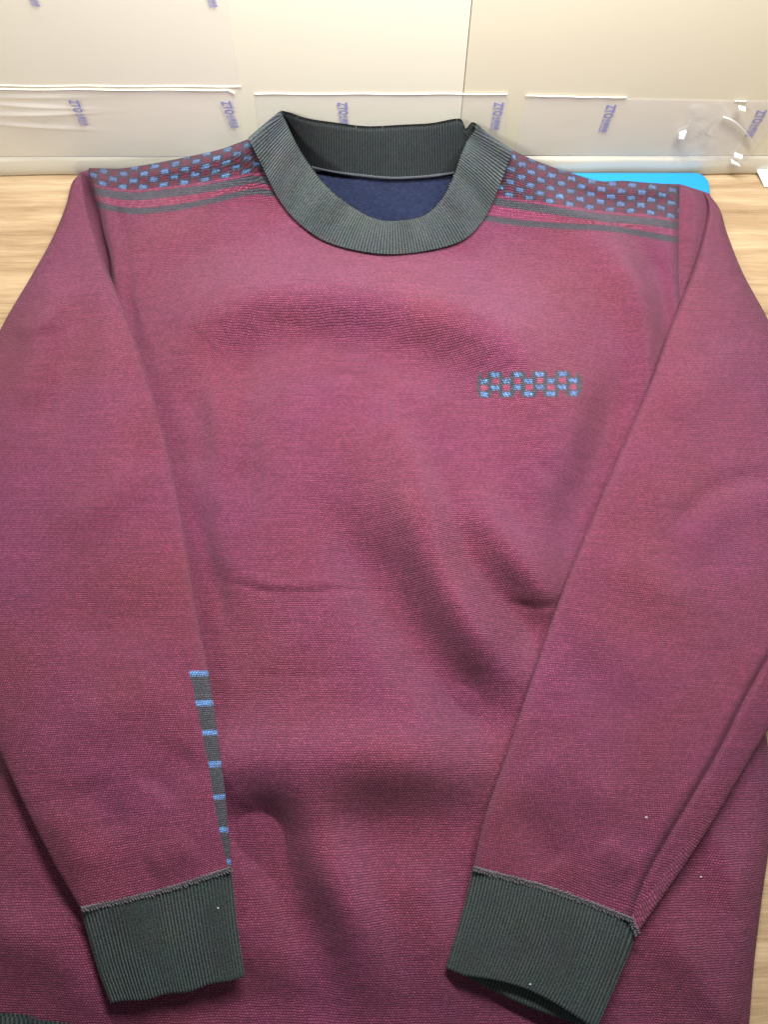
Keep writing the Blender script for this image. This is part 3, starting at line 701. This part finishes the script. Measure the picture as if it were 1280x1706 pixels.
gr = [(SEAM_R, -2.6, 3.4), ([(a - 14, b - 8) for a, b in SEAM_R], 1.2, 9), ([(1110, 900), (1190, 815), (1320, 788)], -1.7, 12), ([(1130, 940), (1220, 850), (1340, 822)], 1.5, 18),
      ([(1110, 700), (1180, 640), (1240, 560)], 2.2, 30), ([(1010, 930), (1080, 960), (1180, 1040)], 2.2, 30), ([(950, 1080), (1010, 1160), (1120, 1190)], -2.5, 32), ([(880, 1240), (960, 1300), (1080, 1330)], 2.0, 28),
      ([(850, 1330), (900, 1400), (940, 1450)], -2.5, 24), ([(1000, 1400), (1060, 1460)], 2.0, 22)]
capR = cap_patch([(1132, 306), (1131, 350), (1129, 400), (1127, 450), (1112, 560)], [(1183, 322), (1186, 346), (1181, 392), (1164, 452), (1134, 560)], (.0135, .0125), (.010, .0105), .006)
sr, BR = sleeve('sleeve', RIGHT, gr, None, capR, 2, bend=lambda w: 19*smooth(0, .5, w)*(1 - smooth(.95, 1.0, w)))
sr['label'] = 'plain sleeve with a visible long seam along it'

# cuffs: ribbed flattened tubes
def cuff(name, inner, outer, zc, th, seed, mouth=None):
    """inner / outer: list of pixel points from seam to mouth"""
    NL = 40; I = np.array(dense(inner, NL)); O = np.array(dense(outer, NL))
    nt_, nb = 560, 560; lin = np.linspace(-1, 1, nt_); cx = np.concatenate([lin, lin[::-1][1:-1]]); ee = np.clip(1 - np.abs(cx)**6, 0, 1)**.5
    top = np.arange(len(cx)) < nt_; w = (cx + 1)/2; sgn = np.where(top, 1.0, -1.0)
    X = I[:, :1]*(1 - w) + O[:, :1]*w; Y = I[:, 1:]*(1 - w) + O[:, 1:]*w
    if mouth is not None: X, Y = mouth(X, Y, w[None, :], np.linspace(0, 1, NL)[:, None], top[None, :])
    q = np.linspace(0, 1, NL)[:, None]
    Z = zc[0]*(1 - q) + zc[1]*q + 0*X; T = th[0]*(1 - q) + th[1]*q
    width = float(np.linalg.norm(P(I[20, 0], I[20, 1], .03) - P(O[20, 0], O[20, 1], .03))); nr = round(width/.0021)
    ph = w*nr; wob = .4*vnoise(ph*.25 + 0*q, q*3 + 0*w, seed, 2)
    Z = Z + sgn*ee*T/2 + np.where(top, 1, 0)*(.0011*vnoise(X*.03, Y*.03, seed + 3))*ee
    if seed == 27: Z = Z - np.where(top, 1, 0)*(.0055*smooth(.88, 1.0, w) - .0016*np.exp(-((w - .87)/.03)**2))*np.minimum(1, .3 + q)
    rib = .0006*(1 + .5*vnoise(ph*.5 + 0*q, q*2 + 0*w, seed + 9, 2))*np.cos(2*math.pi*(ph[None, :] + wob))*np.minimum(ee*2, 1)
    Z = Z + sgn*rib
    G = P(X, Y, Z)
    # fold the mouth inwards
    inn = []
    for k, (fz, back) in enumerate(((.75, 0), (.5, .03), (.4, .25))):
        j = NL - 1 - int(back*NL); zmid = (zc[0]*(1 - j/(NL-1)) + zc[1]*j/(NL-1)); g = G[j].copy(); e = P(X[j], Y[j], zmid + (Z[j] - zmid)*fz); inn.append(e)
    G2 = np.concatenate([G, np.stack(inn)]); r = len(G2)
    uv = np.stack([np.repeat(ph[None, :], r, 0), np.repeat(np.linspace(0, .05, r)[:, None], len(w), 1)], -1)
    o = make(name, G2, grid_faces(r, len(w), True), CUFF, SW, uv)
    return o, I, O
cl, cI, cO = cuff('cuff', [(386, 1448), (391, 1500), (398, 1560), (408, 1626)], [(134, 1516), (148, 1566), (164, 1620), (184, 1672)], (.033, .028), (.014, .009), 21,
                  lambda X, Y, w, q, top: (X, Y + q**3*(6*np.sin(w*np.pi)*.9 + 2.0*np.sin(w*19))))
cl['label'] = 'charcoal ribbed cuff of the sleeve with the charcoal inset'
def bend_r(w): return 19*smooth(0, .5, w)*(1 - smooth(.95, 1.0, w))
def mouth_r(X, Y, w, q, top):
    Y = Y - bend_r(w)*(1 - q)**1.5
    lift = q**4*np.sin(np.pi*np.clip((w - .12)/.86, 0, 1))
    return X, Y + np.where(top, -20*lift, 9*lift)
cr, dI, dO = cuff('cuff', [(788, 1446), (776, 1500), (760, 1556), (743, 1613)], [(1062, 1555), (1046, 1596), (1022, 1652), (994, 1715)], (.033, .029), (.015, .013), 27, mouth_r)
cr['label'] = 'charcoal ribbed cuff of the plain sleeve, its mouth slightly open'

# overlock stitches where sleeve meets cuff
def overlock(p0, pm, p1, z, n, parent, wpx=11):
    q = np.array(dense([p0, pm, p1], n)); d = np.gradient(q, axis=0); d /= np.linalg.norm(d, axis=1, keepdims=True); nn = np.stack([-d[:, 1], d[:, 0]], 1)
    if nn[:, 1].mean() < 0: nn = -nn                              # towards the cuff
    m = len(q); tube('cuff_seam', P(q[:, 0], q[:, 1], z - .0009), .0016, THREAD, parent, seg=8, bumps=n/2.0)
    V1, F1 = [], []
    seg, ring = 6, 5
    for k in range(m):
        for side, (off, ln) in enumerate(((-2.5, 4.6), (3.6, 4.0))):
            ln = ln*random.uniform(.7, 1.5); c = q[k] + nn[k]*(off + random.uniform(-1.2, 1.2)) + d[k]*(random.uniform(-1, 1) + side*1.6); ax = nn[k]*.85 + d[k]*(.5 if side else -.5)
            a = c - ax*ln/2; b = c + ax*ln/2; zz = z + .0011 - .0003*side + random.uniform(-.0002, .0002)
            pts = [P(*(a + (b - a)*t_), zz + .0006*math.sin(math.pi*t_)) for t_ in np.linspace(0, 1, ring)]
            tv = (pts[-1] - pts[0]); tv /= np.linalg.norm(tv); sd = np.cross(tv, [0, 0, 1]); sd /= np.linalg.norm(sd)
            base = len(V1)
            for i, pp in enumerate(pts):
                r_ = .00034*(.45 + .55*math.sin(math.pi*(i + .5)/ring))
                for g in range(seg):
                    an = 2*math.pi*g/seg; V1.append(pp + r_*(math.cos(an)*sd + math.sin(an)*np.array([0, 0, 1])))
            for i in range(ring - 1):
                for g in range(seg): F1.append((base + i*seg + g, base + i*seg + (g+1) % seg, base + (i+1)*seg + (g+1) % seg, base + (i+1)*seg + g))
    o = make('overlock_stitching', V1, np.array(F1), THREAD_L, parent); o['kind'] = 'stuff'
overlock((136, 1515), (262, 1486), (384, 1448), .0405, 56, cl)
overlock((789, 1447), (925, 1484), (1052, 1532), .0408, 60, cr)
overlock((1052, 1532), (1058, 1545), (1063, 1556), .0385, 7, cr)

# hem band: ribbed, only its corner reaches into the picture
xh = np.linspace(-46, 1236, 900); yh = hem_y(xh*1.0)
r = 14; q = np.linspace(0, 1, r)[:, None]
C = P(xh[None, :] + 0*q, yh[None, :] - 2 + 96*q, (.0145 - .006*q) + 0*xh[None, :])
thick_sheet('hem_band', C, 170, .0006, .004, CUFF, SW, label='charcoal ribbed hem band', seed=9)

# ------------------------------------------------------------------ lint
def lint(px_, py_, z, r, label):
    c = P(px_, py_, z); me = []; n = 7; vs = []
    for i in range(3):
        for k in range(n):
            a = 2*math.pi*k/n; rr = .6*r*(1, 1.25, .6)[i]*random.uniform(.6, 1.3); vs.append(c + np.array([rr*math.cos(a)*1.5, rr*math.sin(a), r*(-.4, .1, .4)[i]]))
    f = [tuple(int(x) for x in a) for a in grid_faces(3, n, True)] + [tuple(range(2*n, 3*n)), tuple(reversed(range(n)))]
    setp(make('lint_speck', vs, f, LINT), label, 'lint', 'white lint specks on the sweater')
lint(1078, 1362, .0455, .0009, 'white lint speck on the plain sleeve above its cuff')
lint(1169, 1461, .0215, .0006, 'tiny white lint speck on the body beside the plain sleeve')
lint(1116, 374, .0225, .0007, 'white lint speck on the charcoal stripe of the shoulder')
lint(884, 1640, .0365, .0007, 'white lint speck at the open mouth of the cuff')
lint(363, 1513, .0405, .0006, 'tiny white lint speck on the cuff of the inset sleeve')
